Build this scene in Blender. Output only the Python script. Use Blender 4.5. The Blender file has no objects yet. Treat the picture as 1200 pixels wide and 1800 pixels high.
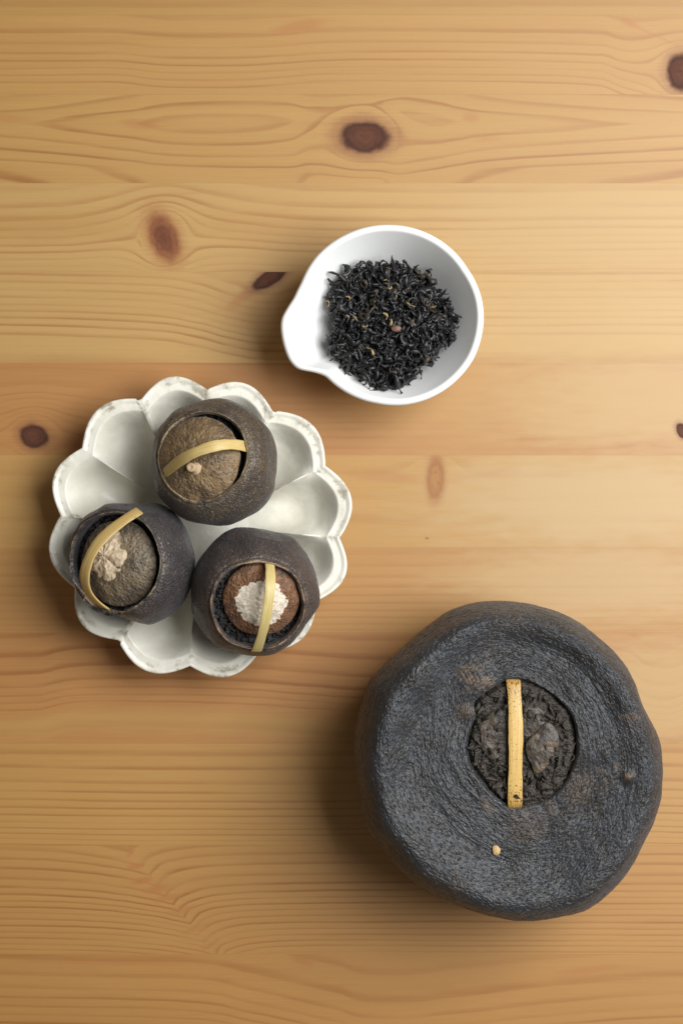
import bpy, math, random
import numpy as np
from mathutils import Vector, Matrix

# ------------------------------------------------------------------ camera, light, exposure
S = 0.000225            # metres on the table per photo pixel
H = 0.85                # camera height above the table
scene = bpy.context.scene
cam_d = bpy.data.cameras.new("camera")
cam = bpy.data.objects.new("camera", cam_d)
scene.collection.objects.link(cam)
cam.location = (0, 0, H)
cam_d.sensor_fit = 'VERTICAL'
cam_d.sensor_height = 36
cam_d.sensor_width = 24
cam_d.lens = 18 / (900 * S / H)
cam_d.clip_start = 0.02
cam_d.clip_end = 20
cam_d.dof.use_dof = True
cam_d.dof.focus_distance = H - 0.045
cam_d.dof.aperture_fstop = 14.0
scene.camera = cam

world = bpy.data.worlds.new("World")
scene.world = world
world.use_nodes = True
bg = world.node_tree.nodes["Background"]
bg.inputs[0].default_value = (1.0, 0.93, 0.84, 1)
bg.inputs[1].default_value = 0.13

def area_light(name, loc, target, sx, sy, power, col):
    d = bpy.data.lights.new(name, 'AREA')
    d.shape = 'RECTANGLE'; d.size = sx; d.size_y = sy
    d.energy = power; d.color = col
    o = bpy.data.objects.new(name, d)
    scene.collection.objects.link(o)
    o.location = loc
    o.rotation_euler = (Vector(target) - Vector(loc)).to_track_quat('-Z', 'Y').to_euler()
    return o
# soft daylight from a window standing to the right of the table
area_light("window_light", (0.45, 0.145, 0.70), (0.0, 0.0, 0.0), 0.58, 0.58, 12.2, (0.95, 0.975, 1.0))

vs = scene.view_settings
vs.view_transform = 'Standard'; vs.look = 'None'; vs.gamma = 1; vs.exposure = 0
scene.render.engine = 'CYCLES'
scene.cycles.use_denoising = True

# ------------------------------------------------------------------ helpers
rng = np.random.default_rng(7)
random.seed(7)
def P(px, py, z=0.0):
    k = (H - z) / H
    return np.array([(px - 600) * S * k, (900 - py) * S * k, z])
def ray_plane(px, py, pt, n):
    o = np.array([0, 0, H]); d = P(px, py, 0) - o
    t = np.dot(np.asarray(pt) - o, n) / np.dot(d, n)
    return o + d * t

def _hash(ix, iy, iz, seed):
    h = (ix.astype(np.int64) * 374761393 + iy.astype(np.int64) * 668265263 +
         iz.astype(np.int64) * 2147483647 + seed * 1274126177) & 0xFFFFFFFF
    h = ((h ^ (h >> 13)) * 1274126177) & 0xFFFFFFFF
    h = ((h ^ (h >> 16)) * 2246822519) & 0xFFFFFFFF
    return ((h ^ (h >> 15)) & 0xFFFFFF) / float(0xFFFFFF)
def vnoise(p, seed=0):
    p = np.asarray(p, float); i = np.floor(p); f = p - i; f = f * f * f * (f * (f * 6 - 15) + 10)
    i = i.astype(np.int64); r = 0
    for dx in (0, 1):
        wx = f[..., 0] if dx else 1 - f[..., 0]
        for dy in (0, 1):
            wy = f[..., 1] if dy else 1 - f[..., 1]
            for dz in (0, 1):
                wz = f[..., 2] if dz else 1 - f[..., 2]
                r = r + wx * wy * wz * _hash(i[..., 0] + dx, i[..., 1] + dy, i[..., 2] + dz, seed)
    return r * 2 - 1
def fbm(p, oct=4, seed=0, gain=0.5):
    p = np.asarray(p, float); a = 1.0; r = 0; t = 0
    for o in range(oct):
        r = r + a * vnoise(p * (2.03 ** o) + 17.3 * o, seed + o); t += a; a *= gain
    return r / t
def sstep(a, b, x):
    t = np.clip((x - a) / (b - a), 0, 1); return t * t * (3 - 2 * t)

def mesh_obj(name, verts, faces, mat, parent=None, attrs=None, smooth=True):
    verts = np.ascontiguousarray(verts, dtype=np.float32).reshape(-1, 3)
    me = bpy.data.meshes.new(name)
    if isinstance(faces, np.ndarray):
        nf, k = faces.shape
        me.vertices.add(len(verts)); me.vertices.foreach_set("co", verts.ravel())
        me.loops.add(nf * k); me.loops.foreach_set("vertex_index", faces.astype(np.int32).ravel())
        me.polygons.add(nf)
        me.polygons.foreach_set("loop_start", np.arange(0, nf * k, k, dtype=np.int32))
        me.update(calc_edges=True)
    else:
        me.from_pydata([tuple(map(float, v)) for v in verts], [], faces)
    me.validate()
    if smooth:
        me.polygons.foreach_set("use_smooth", np.ones(len(me.polygons), dtype=bool))
    for k, v in (attrs or {}).items():
        v = np.asarray(v, dtype=np.float32)
        if v.ndim > 1 and v.shape[-1] == 3:
            a = me.attributes.new(k, 'FLOAT_VECTOR', 'POINT'); a.data.foreach_set("vector", v.reshape(-1))
        else:
            a = me.attributes.new(k, 'FLOAT', 'POINT'); a.data.foreach_set("value", v.reshape(-1))
    if mat: me.materials.append(mat)
    o = bpy.data.objects.new(name, me)
    scene.collection.objects.link(o)
    if parent: o.parent = parent
    return o
def grid_faces(nr, nt, close=True, off=0, flip=False):
    i = np.arange(nr - 1)[:, None]; j = np.arange(nt if close else nt - 1)[None, :]
    j2 = (j + 1) % nt
    a = i * nt + j; b = i * nt + j2; c = (i + 1) * nt + j2; d = (i + 1) * nt + j
    f = np.stack([a, b, c, d], -1).reshape(-1, 4) + off
    return f[:, ::-1] if flip else f
def grid_normals(V):
    du = np.roll(V, -1, 1) - np.roll(V, 1, 1)
    dv = np.gradient(V, axis=0)
    n = np.cross(dv, du); l = np.linalg.norm(n, axis=-1, keepdims=True); l[l < 1e-15] = 1
    return n / l
def tag(o, label=None, cat=None, group=None, kind=None):
    if label: o["label"] = label
    if cat: o["category"] = cat
    if group: o["group"] = group
    if kind: o["kind"] = kind
    return o
def empty(name, loc):
    o = bpy.data.objects.new(name, None); scene.collection.objects.link(o)
    o.location = tuple(map(float, loc)); o.empty_display_size = 0.01
    return o
def polar_curve(pts, centre, n):
    """closed outline through traced points -> radius per angle about a centre (same plane)"""
    pts = np.asarray(pts, float) - centre
    a = np.arctan2(pts[:, 1], pts[:, 0]); r = np.hypot(pts[:, 0], pts[:, 1])
    o = np.argsort(a); a = a[o]; r = r[o]
    a3 = np.concatenate([a - 2 * math.pi, a, a + 2 * math.pi]); r3 = np.tile(r, 3)
    th = np.linspace(-math.pi, math.pi, n, endpoint=False)
    rr = np.interp(th, a3, r3)
    k = max(3, n // 90); w = np.hanning(2 * k + 1); w /= w.sum()
    rr = np.convolve(np.concatenate([rr[-k:], rr, rr[:k]]), w, 'valid')
    return th, rr

# ------------------------------------------------------------------ node helpers
class NT:
    def __init__(s, name):
        s.mat = bpy.data.materials.new(name); s.mat.use_nodes = True
        s.t = s.mat.node_tree; s.bsdf = s.t.nodes["Principled BSDF"]
    def put(s, sock, v):
        if isinstance(v, bpy.types.NodeSocket): s.t.links.new(v, sock)
        elif isinstance(v, (tuple, list)):
            v = tuple(v)
            sock.default_value = v + (1,) if sock.type == 'RGBA' and len(v) == 3 else v
        else: sock.default_value = v
    def m(s, op, a, b=None, c=None, clamp=False):
        n = s.t.nodes.new("ShaderNodeMath"); n.operation = op; n.use_clamp = clamp
        s.put(n.inputs[0], a)
        if b is not None: s.put(n.inputs[1], b)
        if c is not None: s.put(n.inputs[2], c)
        return n.outputs[0]
    def add(s, a, b): return s.m('ADD', a, b)
    def sub(s, a, b): return s.m('SUBTRACT', a, b)
    def mul(s, a, b): return s.m('MULTIPLY', a, b)
    def div(s, a, b): return s.m('DIVIDE', a, b)
    def mad(s, a, b, c): return s.m('MULTIPLY_ADD', a, b, c)
    def ss(s, e0, e1, x, o0=0.0, o1=1.0):
        n = s.t.nodes.new("ShaderNodeMapRange"); n.interpolation_type = 'SMOOTHSTEP'
        s.put(n.inputs[0], x); s.put(n.inputs[1], e0); s.put(n.inputs[2], e1); s.put(n.inputs[3], o0); s.put(n.inputs[4], o1)
        return n.outputs[0]
    def xyz(s, x, y, z=0.0):
        n = s.t.nodes.new("ShaderNodeCombineXYZ")
        s.put(n.inputs[0], x); s.put(n.inputs[1], y); s.put(n.inputs[2], z); return n.outputs[0]
    def sep(s, v):
        n = s.t.nodes.new("ShaderNodeSeparateXYZ"); s.put(n.inputs[0], v); return n.outputs
    def coord(s, which="Object"):
        return s.t.nodes.new("ShaderNodeTexCoord").outputs[which]
    def attr(s, name, vec=False):
        n = s.t.nodes.new("ShaderNodeAttribute"); n.attribute_name = name
        return n.outputs["Vector"] if vec else n.outputs["Fac"]
    def vscale(s, v, k):
        n = s.t.nodes.new("ShaderNodeVectorMath"); n.operation = 'MULTIPLY'
        s.put(n.inputs[0], v); n.inputs[1].default_value = k if isinstance(k, tuple) else (k, k, k)
        return n.outputs[0]
    def noise(s, v, scale=1.0, detail=2.0, rough=0.5, dist=0.0):
        n = s.t.nodes.new("ShaderNodeTexNoise")
        s.put(n.inputs["Vector"], v); n.inputs["Scale"].default_value = scale
        n.inputs["Detail"].default_value = detail; n.inputs["Roughness"].default_value = rough
        n.inputs["Distortion"].default_value = dist
        return n.outputs[0]
    def voro(s, v, scale=1.0, feature='F1', rand=1.0):
        n = s.t.nodes.new("ShaderNodeTexVoronoi"); n.feature = feature
        s.put(n.inputs["Vector"], v); n.inputs["Scale"].default_value = scale
        n.inputs["Randomness"].default_value = rand
        return n.outputs["Distance"]
    def white(s, x):
        n = s.t.nodes.new("ShaderNodeTexWhiteNoise"); n.noise_dimensions = '1D'
        s.put(n.inputs["W"], x); return n.outputs["Value"]
    def curve(s, x, pts, x0, x1, smooth=True):
        ys = [p[1] for p in pts]; y0, y1 = min(ys), max(ys)
        if y1 - y0 < 1e-6: return pts[0][1]
        n = s.t.nodes.new("ShaderNodeFloatCurve"); cm = n.mapping; c = cm.curves[0]
        pts = sorted(pts)
        if pts[0][0] > x0: pts = [(x0, pts[0][1])] + pts
        if pts[-1][0] < x1: pts = pts + [(x1, pts[-1][1])]
        q = [((a - x0) / (x1 - x0), (b - y0) / (y1 - y0)) for a, b in pts]
        c.points[0].location = q[0]; c.points[1].location = q[-1]
        for a, b in q[1:-1]: c.points.new(a, b)
        for p_ in c.points: p_.handle_type = 'AUTO_CLAMPED' if smooth else 'VECTOR'
        cm.update()
        s.put(n.inputs["Value"], s.m('DIVIDE', s.sub(x, x0), x1 - x0, clamp=True))
        return s.mad(n.outputs[0], y1 - y0, y0)
    def mix(s, f, a, b, mode='MIX'):
        n = s.t.nodes.new("ShaderNodeMix"); n.data_type = 'RGBA'; n.blend_type = mode
        s.put(n.inputs[0], f); s.put(n.inputs[6], a); s.put(n.inputs[7], b); return n.outputs[2]
    def bump(s, h, dist, strength=1.0, normal=None):
        n = s.t.nodes.new("ShaderNodeBump"); n.inputs["Strength"].default_value = strength
        n.inputs["Distance"].default_value = dist; s.put(n.inputs["Height"], h)
        if normal is not None: s.put(n.inputs["Normal"], normal)
        return n.outputs[0]
    def out(s, col, rough=0.5, normal=None, spec=0.5, **kw):
        b = s.bsdf.inputs
        s.put(b["Base Color"], col); s.put(b["Roughness"], rough); s.put(b["Specular IOR Level"], spec)
        if normal is not None: s.put(b["Normal"], normal)
        for k, v in kw.items(): s.put(b[k.replace("_", " ")], v)
        return s.mat

# ------------------------------------------------------------------ the pine table
def wood_mat(idx, v0, v1, FV, D=None, GU=None, knots=(), blotch=(), early=(0.56, 0.345, 0.135),
             late=(0.36, 0.150, 0.040), amount=0.75, warp=5.0, fine=0.0, diag=None, wide=0.5):
    t = NT("pine_plank")
    early = tuple(np.array(early) * (0.785, 0.745, 0.55)); late = tuple(np.array(late) * (0.80, 0.72, 0.54)); amount *= 0.74
    blotch = [b[:5] + ((b[5] if b[5] == ORG else tuple(np.array(b[5]) * (0.785, 0.748, 0.56))),) + b[6:] for b in blotch]
    X = t.sep(t.coord("Object"))
    u = t.mad(X[0], 1 / S, 600.0); v = t.mad(X[1], -1 / S, 900.0)
    sd = idx * 13.7
    n1 = t.noise(t.xyz(t.mul(u, 1 / 420), t.mul(v, 1 / 70), sd), 1, 2, 0.5)
    n2 = t.noise(t.xyz(t.mul(u, 1 / 60), t.mul(v, 1 / 14), sd + 3), 1, 2, 0.5)
    vv = t.add(v, t.add(t.mad(n1, 2 * warp, -warp), t.mad(n2, 1.6, -0.8)))
    if D: vv = t.sub(vv, t.curve(u, D, -900, 2100))
    if diag:                                   # a row of grain dips along a slanting line
        u0, vs_, k, amp, wl, wr = diag
        q = t.sub(u, t.mad(t.sub(v, vs_), k, u0))
        q = t.add(q, t.mad(t.noise(t.xyz(t.mul(u, 1 / 30), t.mul(v, 1 / 22), sd + 9), 1, 1), 16, -8))
        left = t.m('EXPONENT', t.mul(t.m('MINIMUM', q, 0.0), 1 / wl))
        right = t.m('EXPONENT', t.mul(t.m('MAXIMUM', q, 0.0), -1 / wr))
        vv = t.sub(vv, t.mul(t.mul(left, right), amp))
    kd = []; phase_add = None
    for (ku, kv, ru, rv, rot, a, b, ring, kind) in knots:
        du = t.sub(u, ku); dv = t.sub(v, kv)
        c, s_ = math.cos(math.radians(rot)), math.sin(math.radians(rot))
        e = t.add(t.mul(du, c), t.mul(dv, s_)); f = t.sub(t.mul(dv, c), t.mul(du, s_))
        q = t.add(t.m('POWER', t.m('ABSOLUTE', t.mul(e, 1 / ru)), 2.0), t.m('POWER', t.m('ABSOLUTE', t.mul(f, 1 / rv)), 2.0))
        kd.append((t.m('SQRT', q), kind, t.m('ARCTAN2', f, e)))
        q2 = t.add(t.m('POWER', t.m('ABSOLUTE', t.mul(du, 1 / a)), 2.0), t.m('POWER', t.m('ABSOLUTE', t.mul(dv, 1 / b)), 2.0))
        vv = t.sub(vv, t.div(dv, t.m('MAXIMUM', q2, 1.0)))
        if ring:
            r_ = t.mul(t.m('EXPONENT', t.mul(t.m('SQRT', q2), -0.9)), ring)
            phase_add = r_ if phase_add is None else t.add(phase_add, r_)
    ph = t.curve(vv, FV, v0 - 70, v1 + 70, smooth=False)
    if GU: ph = t.add(ph, t.curve(u, GU, -900, 2100))
    if phase_add is not None: ph = t.add(ph, phase_add)
    ph = t.add(ph, 20.0)
    fr = t.m('FRACT', ph); k = t.m('FLOOR', ph)
    lw = t.m("ADD", t.mul(t.ss(wide - 0.05, 0.84, fr), t.ss(0.88, 1.0, fr, 1.0, 0.0)), t.mul(t.ss(0.1, 0.84, fr, 0.0, 0.22), t.ss(0.88, 1.0, fr, 1.0, 0.0)))
    wn = t.white(t.add(k, sd))
    patch = t.noise(t.xyz(t.mul(u, 1 / 260), t.mul(v, 1 / 26), sd + 5), 1, 2)
    amt = t.mul(t.mul(t.mad(wn, 0.75, 0.3), t.ss(0.25, 0.62, patch, 0.35, 1.15)), amount)
    lw = t.m('MULTIPLY', lw, amt, clamp=True)
    col = t.mix(lw, early, late)
    # slow tone drift, fibre streaks and fine pores
    tone = t.noise(t.xyz(t.mul(u, 1 / 700), t.mul(v, 1 / 38), sd + 7), 1, 3, 0.55)
    col = t.mix(t.ss(0.3, 0.75, tone, 0.0, 0.22), col, tuple(np.array(early) * (0.80, 0.70, 0.60)))
    fib = t.noise(t.xyz(t.mul(u, 1 / 130), t.mul(v, 1 / 2.4), sd + 1), 1, 3, 0.6)
    fb2 = t.noise(t.xyz(t.mul(u, 1 / 22), t.mul(v, 1 / 1.2), sd + 2), 1, 2, 0.6)
    g = t.add(t.mad(fib, 0.17 + fine, 0.915 - fine / 2), t.mad(fb2, 0.11, -0.055))
    col = t.mix(1.0, col, t.xyz(g, g, t.m('POWER', g, 1.25)), 'MULTIPLY')
    for (bu, bv, ru, rv, rot, bc, al) in blotch:
        du = t.sub(u, bu); dv = t.sub(vv if rot is None else v, bv)
        c, s_ = math.cos(math.radians(rot or 0)), math.sin(math.radians(rot or 0))
        e = t.mul(t.add(t.mul(du, c), t.mul(dv, s_)), 1 / ru); f = t.mul(t.sub(t.mul(dv, c), t.mul(du, s_)), 1 / rv)
        d = t.add(t.m('SQRT', t.add(t.mul(e, e), t.mul(f, f))), t.mad(n2, 0.7, -0.35))
        col = t.mix(t.ss(0.3, 1.15, d, al, 0.0), col, bc)
    kmask = None
    for (d, kind, ang) in kd:
        dn = t.add(d, t.mad(t.noise(t.xyz(t.mul(u, 1 / 16), t.mul(v, 1 / 12), sd + 11), 1, 3), 0.34, -0.17))
        if kind == 'dark':   cin, cedge, halo, ha, am, soft = (0.112, 0.038, 0.019), (0.048, 0.016, 0.010), (0.25, 0.098, 0.030), 0.75, 0.97, 0.20
        elif kind == 'red':  cin, cedge, halo, ha, am, soft = (0.27, 0.095, 0.038), (0.115, 0.032, 0.016), (0.36, 0.155, 0.045), 0.75, 0.9, 0.28
        else:                cin, cedge, halo, ha, am, soft = (0.40, 0.205, 0.075), (0.25, 0.085, 0.030), (0.37, 0.17, 0.055), 0.7, 0.65, 0.40
        hn = t.add(dn, t.mad(fib, 0.9, -0.45))
        col = t.mix(t.ss(0.8, 1.9, hn, ha, 0.0), col, halo)
        w = t.mad(t.m('SINE', t.mad(dn, 17.0, t.mul(t.m('SINE', t.mul(ang, 3.0)), 1.2))), 0.30, 0.35)
        crack = t.ss(0.52, 0.66, t.noise(t.xyz(t.mul(u, 1 / 9), t.mul(v, 1 / 11), sd + 12), 1, 4, 0.6))
        e1 = t.ss(0.30, 1.0, dn, 0.0, 0.75) if kind != 'red' else t.ss(0.15, 0.95, dn, 0.9, 0.05)
        inner = t.mix(t.m('ADD', e1, t.mul(w, 0.40), clamp=True), cin, cedge)
        inner = t.mix(t.mul(crack, 0.55), inner, cedge)
        km = t.ss(1.0 - soft, 1.0 + soft, dn, am, 0.0)
        col = t.mix(km, col, inner)
        kmask = km if kmask is None else t.m('MAXIMUM', kmask, km)
    hgt = t.add(t.mul(fib, 0.5), t.mul(lw, 0.5))
    nrm = t.bump(hgt, 0.00004, 0.5)
    if kmask is None: kmask = 0.0
    return t.out(col, t.add(t.mad(fib, 0.10, 0.44), t.mul(kmask, 0.15)), nrm, t.mad(kmask, -0.34, 0.56))

def rings(vals, k0=0):
    return [(v, k0 + i) for i, v in enumerate(vals)]
W = {}
planks = []
def even(v0, v1, sp0, sp1, k=0):
    r = []; v = v0 - 75
    while v < v1 + 80:
        f = min(max((v - v0) / (v1 - v0), 0), 1); r.append(v); v += sp0 * (1 - f) + sp1 * f
    return rings(r, k)
PALE = (0.60, 0.375, 0.165); MID = (0.56, 0.325, 0.125); WARM = (0.50, 0.255, 0.085); RED = (0.52, 0.256, 0.097)
ORG = (0.38, 0.15, 0.040)
planks += [
 dict(v=(-560, -400), FV=even(-560, -400, 15, 24), early=MID),
 dict(v=(-400, -262), FV=even(-400, -262, 26, 12), early=PALE, D=[(-300, 0), (400, 25), (1300, -15)]),
 dict(v=(-262, -118), FV=even(-262, -118, 14, 14), early=WARM),
 dict(v=(-118, 26), FV=even(-118, 26, 20, 60), early=(0.52, 0.30, 0.11), amount=0.35),
 dict(v=(26, 166), FV=rings([-50, -10, 30, 60, 79, 96, 109, 122, 134, 146, 190, 240]), early=(0.56, 0.315, 0.12), amount=0.75, warp=4, wide=0.62,
      D=[(-400, -6), (0, 0), (180, 0), (330, 9), (500, 4), (640, -2), (900, 0), (1060, 6), (1170, 24), (1300, 0)],
      knots=[(1197, 127, 26, 33, 0, 40, 40, 0, 'dark')],
      blotch=[(530, 46, 60, 12, -9, ORG, 0.6), (1105, 40, 22, 9, 20, ORG, 0.6), (1150, 62, 60, 4, 24, ORG, 0.35)]),
 dict(v=(166, 322), FV=[(60, 6), (150, 2.7), (168, 2.15), (192, 1.25), (204, 0.55), (218, 0.2), (232, 0.55), (246, 1.25), (262, 1.95), (280, 2.9), (292, 3.7), (330, 4.3), (400, 5)],
      GU=[(-900, 3), (-200, 1.4), (15, 0.85), (130, 0.35), (225, -0.17), (380, -0.75), (500, -0.55), (545, 0.0), (640, 0.3), (720, -0.7), (800, -0.4), (840, -0.1), (1000, 0.45), (1300, 1.2), (2000, 3)],
      early=MID, amount=0.85, warp=3.0, wide=0.66,
      knots=[(641, 241, 43, 28, 4, 62, 44, 1.2, 'dark')],
      blotch=[(245, 219, 40, 11, 3, ORG, 0.45), (10, 208, 60, 9, 3, ORG, 0.35), (826, 207, 18, 12, 0, ORG, 0.4), (860, 245, 30, 6, -6, ORG, 0.25), (685, 238, 22, 26, 0, ORG, 0.35)]),
 dict(v=(322, 478), FV=rings([250, 300, 338, 366, 388, 403, 416, 428, 440, 452, 464, 476, 500, 530]), early=PALE, amount=0.6, warp=5,
      D=[(-300, 6), (100, 4), (330, -6), (600, 4), (1200, 0)],
      knots=[(288, 417, 25, 44, -22, 44, 46, 1.2, 'red')],
      blotch=[(290, 345, 80, 5, -6, ORG, 0.22), (60, 400, 200, 40, 0, WARM, 0.35), (470, 400, 130, 50, 0, WARM, 0.3), (1050, 400, 420, 110, 0, (0.60, 0.40, 0.20), 0.6)]),  # last, pale patch: window glare on the right painted into the wood colour
 dict(v=(478, 638), FV=rings([400, 440, 468, 484, 497, 511, 524, 537, 548, 560, 574, 590, 640, 700]), early=PALE, amount=0.7, warp=4,
      D=[(-300, -4), (0, 0), (250, 6), (340, 16), (420, 34), (480, 40), (540, 26), (640, 8), (900, 0)],
      knots=[(474, 489, 36, 13, -32, 40, 24, 0.6, 'dark')],
      blotch=[(430, 520, 45, 12, -38, ORG, 0.55), (480, 545, 110, 45, 0, WARM, 0.4), (1050, 560, 380, 110, 0, (0.61, 0.405, 0.20), 0.6)]),  # last patch paints the glare at the right end
 dict(v=(638, 800), FV=rings([560, 610, 645, 660, 700, 712, 724, 735, 745, 757, 772, 790, 830, 880]), early=RED, amount=0.5, warp=6,
      D=[(-300, 0), (200, 0), (600, 0), (1000, 2), (1160, -4), (1300, 0)],
      knots=[(60, 767, 26, 20, 18, 38, 34, 1.8, 'dark'), (1197, 757, 9, 14, -25, 20, 14, 0.5, 'dark')],
      blotch=[(1100, 757, 70, 4, -3, ORG, 0.25), (110, 772, 40, 14, 12, ORG, 0.4), (900, 700, 420, 120, 0, MID, 0.7), (1150, 700, 330, 120, 0, (0.62, 0.42, 0.23), 0.65)]),  # last two lighten the right side, glare put into the colour
 dict(v=(800, 963), FV=even(800, 963, 38, 44), early=MID, amount=0.22, warp=8,
      knots=[(765, 841, 14, 36, 2, 40, 34, 0.4, 'pale')],
      blotch=[(680, 838, 90, 13, 5, ORG, 0.42), (840, 838, 80, 12, -6, ORG, 0.35), (750, 946, 5, 3, 0, (0.2, 0.09, 0.03), 0.7), (1050, 880, 380, 110, 0, (0.62, 0.44, 0.27), 0.7)]),  # last patch: brighter window side painted as paler wood
 dict(v=(963, 1112), FV=even(963, 1112, 22, 9), early=(0.535, 0.285, 0.105), amount=0.5, warp=6,
      blotch=[(1050, 1020, 330, 90, 0, (0.62, 0.43, 0.25), 0.65), (60, 1080, 200, 40, 0, RED, 0.45)]),  # first patch: window-side brightness painted as paler wood
 dict(v=(1112, 1307), FV=rings([1040, 1090, 1126, 1158, 1188, 1212, 1226, 1238, 1250, 1296, 1350]), early=RED, amount=1.0, warp=4, wide=0.6,
      D=[(-300, 6), (0, 0), (70, -2), (180, -16), (350, -14), (560, -2), (700, 4), (1000, -14), (1110, -8), (1170, 18), (1240, -4), (1400, 0)],
      fine=0.12,
      blotch=[(300, 1281, 900, 26, None, (0.56, 0.34, 0.125), 0.5), (1170, 1215, 230, 120, 0, (0.60, 0.40, 0.20), 0.7), (40, 1156, 70, 10, 0, ORG, 0.4)]),  # second patch paints the window-side glare as pale wood
 dict(v=(1307, 1486), FV=rings([1240, 1290, 1328, 1351, 1376, 1392, 1407, 1420, 1433, 1446, 1456, 1466, 1476, 1486, 1500, 1540]), early=(0.555, 0.308, 0.112), amount=0.85, warp=2.5, wide=0.62,
      D=[(-300, -3), (0, 0), (500, 4), (1000, -4), (1300, 0)]),
 dict(v=(1486, 1677), FV=rings([1420, 1470, 1492, 1508, 1526, 1545, 1560, 1573, 1584, 1595, 1605, 1616, 1628, 1639, 1650, 1660, 1669, 1680, 1700, 1740]), early=(0.54, 0.288, 0.105), amount=0.9, warp=3.5, wide=0.58,
      D=[(-300, 0), (150, 0), (600, -6), (1200, -4)], diag=(235, 1505, 0.82, 34, 90, 45),
      blotch=[(238, 1523, 20, 7, -8, ORG, 0.75), (252, 1548, 26, 8, -12, ORG, 0.8), (275, 1563, 30, 10, -12, ORG, 0.75), (292, 1579, 34, 9, -12, ORG, 0.6), (318, 1600, 34, 9, -14, ORG, 0.45), (345, 1632, 34, 8, -20, ORG, 0.45), (366, 1664, 24, 7, -30, ORG, 0.45), (230, 1500, 12, 5, -40, ORG, 0.5)]),
 dict(v=(1677, 1840), FV=rings([1600, 1640, 1688, 1716, 1738, 1755, 1770, 1784, 1799, 1816, 1840, 1870, 1900]), early=(0.53, 0.275, 0.098), amount=0.95, warp=5, wide=0.6,
      D=[(-300, -6), (0, 0), (180, 4), (330, 8), (430, 24), (600, 62), (680, 78), (780, 70), (1000, 46), (1200, 34), (1400, 30)],
      blotch=[(200, 1687, 200, 7, None, ORG, 0.45), (530, 1688, 30, 9, 20, ORG, 0.6), (1030, 1706, 80, 8, -6, ORG, 0.5)]),
 dict(v=(1840, 1990), FV=even(1840, 1990, 13, 26), early=MID),
 dict(v=(1990, 2140), FV=even(1990, 2140, 24, 14), early=PALE, D=[(-300, 0), (500, -25), (1300, 15)]),
 dict(v=(2140, 2300), FV=even(2140, 2300, 16, 16), early=WARM),
]
XL, XR, TH = -0.40, 0.40, 0.024
ytop = (900 + 560) * S; ybot = (900 - 2300) * S
def box_bevel(x0, x1, y0, y1, z0, z1, b):
    v = [(x0, y0, z0), (x1, y0, z0), (x1, y1, z0), (x0, y1, z0),
         (x0, y0, z1 - b), (x1, y0, z1 - b), (x1, y1, z1 - b), (x0, y1, z1 - b),
         (x0 + b, y0 + b, z1), (x1 - b, y0 + b, z1), (x1 - b, y1 - b, z1), (x0 + b, y1 - b, z1)]
    f = [(3, 2, 1, 0), (0, 1, 5, 4), (1, 2, 6, 5), (2, 3, 7, 6), (3, 0, 4, 7),
         (4, 5, 9, 8), (5, 6, 10, 9), (6, 7, 11, 10), (7, 4, 8, 11), (8, 9, 10, 11)]
    return v, f
core = NT("pine_core").out((0.30, 0.16, 0.06), 0.7)
v_, f_ = box_bevel(XL + .002, XR - .002, ybot + .002, ytop - .002, -TH - 0.012, -TH - 0.0002, 0.001)
table = mesh_obj("table_top", v_, f_, core, smooth=False)
tag(table, "pale knotty pine table top of glued horizontal planks", "table", kind="structure")
for i, p in enumerate(planks):
    a, b = p.pop('v')
    y0, y1 = (900 - b) * S, (900 - a) * S
    g = 0.000002
    dz = -0.00002 * (i % 3)
    v_, f_ = box_bevel(XL, XR, y0 + g, y1 - g, -TH, dz, 0.00002)
    mesh_obj("plank", v_, f_, wood_mat(i, a, b, **p), table, smooth=False)

# ------------------------------------------------------------------ materials of the things
def peel_mat(name, base, dark, spec_col, tan, pit=5.0, tang=11.0, speck=0.5, bump=0.0003, rough=0.5, fine=1.0, pore_shade=0.45):
    """dried citrus peel: flow attribute = (x, y, arc) in metres"""
    t = NT(name)
    fl = t.attr("flow", True)
    a = t.vscale(fl, (1 / (tang * S), 1 / (tang * S), 1 / (pit * S)))
    n = t.noise(a, 1.0, 2.0, 0.55)
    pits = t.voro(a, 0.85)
    big = t.noise(t.vscale(fl, (90.0, 90.0, 90.0)), 1, 3, 0.6)
    mid = t.noise(t.vscale(fl, (420.0, 420.0, 420.0)), 1, 4, 0.6)
    gr = t.noise(t.vscale(fl, (1600.0, 1600.0, 1600.0)), 1, 2, 0.6)
    col = t.mix(t.ss(0.40, 0.60, big), base, dark)
    col = t.mix(t.ss(0.42, 0.66, mid, 0.0, 0.45), col, tuple(np.array(base) * (1.25, 1.1, 0.95)))
    tn = t.m('MULTIPLY', t.attr("tan"), t.ss(0.25, 0.6, mid, 0.35, 1.0), clamp=True)
    col = t.mix(tn, col, tan)
    sp = t.mul(t.ss(0.56, 0.70, gr), t.ss(0.40, 0.62, mid, 0.25, 1.0))
    col = t.mix(t.mul(sp, speck), col, spec_col)
    col = t.mix(t.ss(0.08, 0.30, pits, pore_shade, 0.0), col, tuple(np.array(dark) * 0.35))  # dark pore pigment, plus the occlusion shade of the pits painted into the colour
    hh = t.add(t.mul(n, 1.0), t.add(t.mul(t.ss(0.05, 0.5, pits), 0.9 * fine), t.mul(gr, 0.35)))
    nrm = t.bump(hh, bump, 1.0)
    return t.out(col, t.mad(n, 0.2, rough - 0.1), nrm, 0.5, Sheen_Weight=0.10, Sheen_Roughness=0.45, Sheen_Tint=(0.86, 0.92, 1.0, 1.0))

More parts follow.
